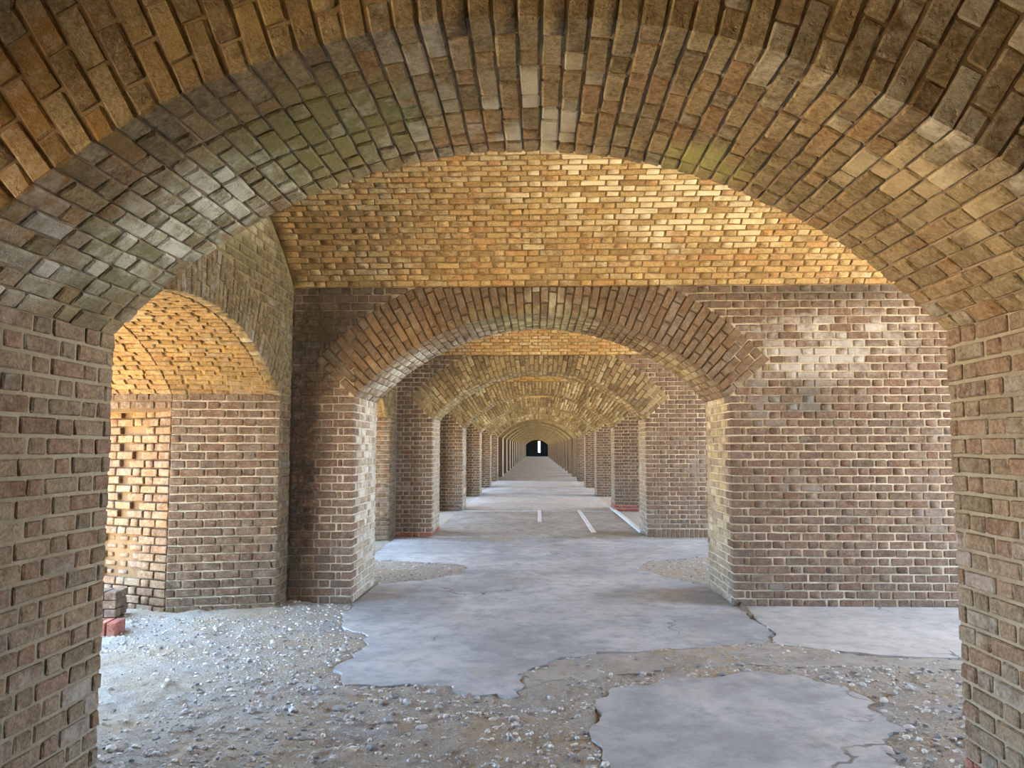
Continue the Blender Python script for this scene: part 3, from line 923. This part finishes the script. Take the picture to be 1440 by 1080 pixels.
def ground_height(x, y):
    h = (value_noise(x, y, 1.1, 1) - 0.5) * 0.016 + (value_noise(x, y, 5, 2) - 0.5) * 0.018 + (value_noise(x, y, 14, 3) - 0.5) * 0.022 + (value_noise(x, y, 45, 4) - 0.5) * 0.016
    # dirt heaped against the feet of the second piers and in the recess
    for (cx, cy, r, a) in ((1.75, 7.75, 0.55, 0.05), (-2.6, 7.6, 0.5, 0.035), (-3.6, 6.8, 0.8, 0.05), (1.9, 8.4, 0.5, 0.04)):
        h = h + a * np.exp(-((x - cx) ** 2 + (y - cy) ** 2) / (r * r))
    low = np.zeros(np.shape(x), bool)
    for pl in (SLAB_A, SLAB_B, SLAB_C):
        low |= inside(pl, np.asarray(x), np.asarray(y))
    return np.where(low, np.minimum(h, -0.012) , h)
def grid(name, x0, x1, y0, y1, st):
    nx, ny = int((x1 - x0) / st) + 1, int((y1 - y0) / st) + 1
    X, Y = np.meshgrid(np.linspace(x0, x1, nx), np.linspace(y0, y1, ny))
    Z = ground_height(X, Y)
    V = np.stack([X, Y, Z], -1).reshape(-1, 3)
    i = np.arange(nx * ny).reshape(ny, nx)
    Fq = np.stack([i[:-1, :-1], i[:-1, 1:], i[1:, 1:], i[1:, :-1]], -1).reshape(-1, 4)
    me = bpy.data.meshes.new(name)
    me.vertices.add(len(V)); me.vertices.foreach_set('co', V.astype(np.float32).ravel())
    me.loops.add(Fq.size); me.loops.foreach_set('vertex_index', Fq.astype(np.int32).ravel())
    me.polygons.add(len(Fq)); me.polygons.foreach_set('loop_start', np.arange(0, Fq.size, 4, dtype=np.int32))
    me.update(calc_edges=True)
    me.shade_smooth()
    return link(name, me, floor, ('ground',))
grid('ground', XOUT, XR, 2.6, 14.5, 0.035)
V = box_verts(XOUT, XR, -6, 2.6, -0.3, 0.0) + box_verts(XOUT, XR, 14.5, ye + 0.5, -0.3, -0.002)
link('ground', mesh('ground', V, box_faces() + box_faces(8)), floor, ('ground',))

def wobble(pts, step=0.05, amp=0.035, seed=0):
    g = random.Random(seed)
    out = []
    n = len(pts)
    for i in range(n):
        a, b = np.array(pts[i][:2]), np.array(pts[(i + 1) % n][:2])
        ln = np.linalg.norm(b - a)
        straight = len(pts[i]) > 2
        m = max(1, int(ln / step))
        nrm = np.array([-(b - a)[1], (b - a)[0]]) / max(ln, 1e-6)
        for j in range(m):
            t = j / m
            q = a + (b - a) * t
            if not straight:
                q = q + nrm * (g.uniform(-1, 1) * amp * 0.45 + math.sin(t * math.pi) * amp * math.sin(7 * t + i) )
            out.append((q[0], q[1]))
    return out
def slab(pts, z, mat, seed, label, th=0.12, amp=0.035):
    o = wobble(pts, 0.05, amp, seed)
    bm = bmesh.new()
    top = [bm.verts.new((x, y, z - 0.006)) for x, y in o]
    cx, cy = np.mean([p[0] for p in o]), np.mean([p[1] for p in o])
    f = bm.faces.new(top)
    f.normal_update()
    if f.normal.z < 0:
        f.normal_flip()
    r = bmesh.ops.extrude_face_region(bm, geom=[f])
    bmesh.ops.translate(bm, vec=(0, 0, -th), verts=[v for v in r['geom'] if isinstance(v, bmesh.types.BMVert)])
    if f.is_valid is False or f not in bm.faces:
        bm.faces.new(top)
    bmesh.ops.recalc_face_normals(bm, faces=bm.faces)
    bmesh.ops.triangulate(bm, faces=bm.faces)
    me = bpy.data.meshes.new('concrete_slab')
    bm.to_mesh(me); bm.free()
    s = link('concrete_slab', me, floor, (mat,))
    s['label'] = label
    return s
slab(SLAB_A, 0.013, 'concrete', 1, 'large smooth grey slab running through the arch')
slab(SLAB_B, 0.012, 'concrete', 2, 'rounded grey slab at the front')
slab(SLAB_C, 0.016, 'concrete_pale', 3, 'pale slab along the foot of the brick pier', amp=0.015)
slab(SLAB_D, 0.011, 'concrete_rough', 4, 'rough broken strip between the slabs', amp=0.05)
for k in range(2, NP):
    y0 = PIERS[k][0]
    yn = PIERS[k + 1][0] if k + 1 < NP else ye
    m = 'concrete_rough' if k == 2 else 'concrete_pale' if k > 5 else ('concrete', 'concrete_pale')[k % 2]
    slab([(-1.9, y0 - 0.05), (1.9, y0 - 0.05), (1.9, yn - 0.35), (-1.9, yn - 0.35)], 0.02, m, 10 + k, 'worn floor slab of a farther room', amp=0.02)

STONE_F = None
def stones(n, area, smin, smax, seed):
    g = np.random.default_rng(seed)
    x = g.uniform(area[0], area[1], n); y = area[2] + (area[3] - area[2]) * g.random(n) ** 1.25
    return x, y, smin + (smax - smin) * g.random(n) ** 3
bm = bmesh.new(); bmesh.ops.create_icosphere(bm, subdivisions=1, radius=0.5)
bmesh.ops.delete(bm, geom=[v for v in bm.verts if v.co.z < -0.45], context='VERTS')
ICO = np.array([v.co[:] for v in bm.verts]); ICOF = [tuple(v.index for v in f.verts) for f in bm.faces]; bm.free()
def pier_clear(x, y):
    ok = np.ones(len(x), bool)
    for (y0, y1, xc) in PIERS[:3]:
        ok &= ~((y > y0 - 0.02) & (y < y1 + 0.02) & (np.abs(x - xc) > A - 0.02))
    return ok
xs, ys, ss = stones(60000, (-4.4, 4.8, 3.3, 11.6), 0.006, 0.034, 5)
keep = pier_clear(xs, ys)
for pl in (SLAB_A, SLAB_B, SLAB_C):
    keep &= ~inside(pl, xs, ys)
keep &= ~(inside(SLAB_D, xs, ys) & (rng.random(len(xs)) < 0.75))
keep &= value_noise(xs, ys, 1.6, 9) + 0.25 * rng.random(len(xs)) > 0.38
keep &= ~((xs < XL) & (ys > 7.05 + 0.0 * xs))
xs, ys, ss = xs[keep], ys[keep], ss[keep]
n = len(xs)
sc = ss[:, None, None] * (0.6 + 0.8 * rng.random((n, 1, 3))) * np.array([1.1, 1.1, 0.55])
vv = ICO[None] * sc * (0.75 + 0.5 * rng.random((n, len(ICO), 1)))
an = rng.random(n) * 6.283
rx = vv[..., 0] * np.cos(an)[:, None] - vv[..., 1] * np.sin(an)[:, None]
ry = vv[..., 0] * np.sin(an)[:, None] + vv[..., 1] * np.cos(an)[:, None]
vv = np.stack([rx, ry, vv[..., 2]], -1) + np.stack([xs, ys, ground_height(xs, ys) + ss * 0.1], -1)[:, None]
fast_mesh('gravel', vv.reshape(-1, 3), ICOF, len(ICO), n, np.array(['stone'] * n), rng.random(n), floor)

# single loose stones large enough to pick out
def stone(x, y, s, label, group=None, tone=0.4, flat=0.6):
    g = np.random.default_rng(int(abs(x * 1000 + y * 77)) + 3)
    b2 = bmesh.new(); bmesh.ops.create_icosphere(b2, subdivisions=2, radius=0.5)
    v = np.array([q.co[:] for q in b2.verts]); fc = [tuple(q.index for q in f.verts) for f in b2.faces]; b2.free()
    v = v * (0.85 + 0.3 * g.random((len(v), 1))) * s * np.array([1 + 0.4 * g.random(), 0.8 + 0.3 * g.random(), flat])
    me = mesh('stone', v, fc)
    me.materials.append(M['stone'])
    o = bpy.data.objects.new('stone', me)
    z = float(ground_height(np.array([x]), np.array([y]))[0])
    o.location = (x, y, z + s * flat * 0.3)
    o.rotation_euler = (0, 0, g.random() * 6)
    o['tone'] = tone; o['label'] = label; o['category'] = 'stone'
    if group: o['group'] = group
    COL.objects.link(o)
stone(1.80, 4.18, 0.085, 'flat blue-grey stone at the edge of the rounded front slab', None, 0.28, 0.4)
g = random.Random(3)
cnt = 0
while cnt < 46:
    x, y = g.uniform(-2.3, 2.4), g.uniform(3.9, 6.6)
    ax, ay = np.array([x]), np.array([y])
    if any(inside(p, ax, ay)[0] for p in (SLAB_A, SLAB_B, SLAB_C, SLAB_D)) or not pier_clear(ax, ay)[0]:
        continue
    stone(x, y, g.uniform(0.035, 0.06), 'small grey stone lying loose on the sandy gravel', 'loose stones on the gravel', g.uniform(0.1, 0.7))
    cnt += 1

# pale strips and kerb on the floor before the fourth archway
def bar(name, x0, x1, y0, y1, z0, z1, label, cat, mat='strip'):
    v = np.array(box_verts(x0, x1, y0, y1, z0, z1))
    bm = bmesh.new()
    vs = [bm.verts.new(q) for q in v]
    for f in box_faces():
        bm.faces.new([vs[i] for i in f])
    bmesh.ops.bevel(bm, geom=bm.edges[:], offset=0.008, segments=1, affect='EDGES')
    me = bpy.data.meshes.new(name); bm.to_mesh(me); bm.free()
    o = link(name, me, None, (mat,))
    o['label'] = label; o['category'] = cat
    return o
bar('floor_strip', 0.99, 1.08, 14.3, 19.2, -0.02, 0.03, 'long pale strip let into the floor before the fourth archway', 'floor strip')
bar('floor_strip', 0.02, 0.10, 16.3, 19.2, -0.02, 0.03, 'short pale strip in the middle of the passage floor', 'floor strip')
bar('kerb', 1.86, 1.95, 14.3, 20.0, -0.02, 0.05, 'narrow pale kerb along the foot of the passage on the right', 'kerb')

# low remains of brick steps in the recess on the left
def step(name, label, x0, y0, u, nx, nz, mats, L=0.22, H=0.075, D=0.11, rows=1):
    e = bpy.data.objects.new(name, None)
    e.location = (x0, y0, 0); COL.objects.link(e)
    e['label'] = label; e['category'] = 'brick step'
    u = np.array(u, float); u /= np.linalg.norm(u)
    nrm = np.array([-u[1], u[0]])
    for k in range(nz):
        for r_ in range(rows):
            cuts = [(i * L, L) for i in range(nx)] if k % 2 == 0 or nz == 1 else [(0, L / 2)] + [(L / 2 + i * L, L) for i in range(nx - 1)] + [((nx - 0.5) * L, L / 2)]
            for (st, ll) in cuts:
                me = mesh('brick', brick_verts([ll - 0.008], [H - 0.006], [D - 0.006])[0], BF)
                me.materials.append(M[mats[k % len(mats)]])
                o = bpy.data.objects.new('brick', me)
                o['tone'] = rnd.random()
                p = u * (st + ll / 2) + nrm * r_ * D
                o.parent = e
                o.matrix_basis = Matrix.Translation((p[0], p[1], k * H + H / 2 - 0.01)) @ Matrix(((u[0], 0, -nrm[0], 0), (u[1], 0, -nrm[1], 0), (0, 1, 0, 0), (0, 0, 0, 1)))
                COL.objects.link(o)
step('brick_step', 'low grey brick step against the damaged corner of the recess', -4.35, 6.78, (1, 0.06), 3, 4, ('recess', 'pier'), rows=2)
step('brick_step', 'row of red bricks set on edge in front of the grey step', -3.95, 6.25, (1, 0.08), 7, 1, ('red',), L=0.078, H=0.15, D=0.2)

# ------------------------------------------------------------------ outside: sunlit parade ground on the left, pale sand laid on the right to bounce light in
v = box_verts(-70, XOUT, -40, 170, -0.5, -0.06)
o = link('ground_outside', mesh('ground_outside', v, box_faces()), None, ('sand',)); o['kind'] = 'structure'; o['label'] = 'sunlit sandy ground outside the recesses'
v = box_verts(XR, 120, -80, 200, -0.5, -0.06)
o = link('ground_outside', mesh('ground_outside', v, box_faces()), None, ('sand_pale',)); o['kind'] = 'structure'; o['label'] = 'unseen pale sand laid to bounce light into the rooms'
# wall behind the viewer
v = box_verts(XOUT, XR, PIERS[0][0] - 4.8, PIERS[0][0] - 4.3, 0, 3.4)
o = link('wall_back', mesh('wall_back', v, box_faces(), quad_uv(v, box_faces())), None, ('laid',)); o['kind'] = 'structure'; o['label'] = 'brick wall behind the viewer'
v = box_verts(4.6, 5.1, PIERS[0][0] - 4.3, PIERS[0][0], 0, 4.2)  # added out of view to block cool sidelight from the viewer's room
o = link('wall_right_back', mesh('wall_right_back', v, box_faces(), quad_uv(v, box_faces())), None, ('laid',)); o['kind'] = 'structure'; o['label'] = 'unseen wall added to block light from the room of the viewer'
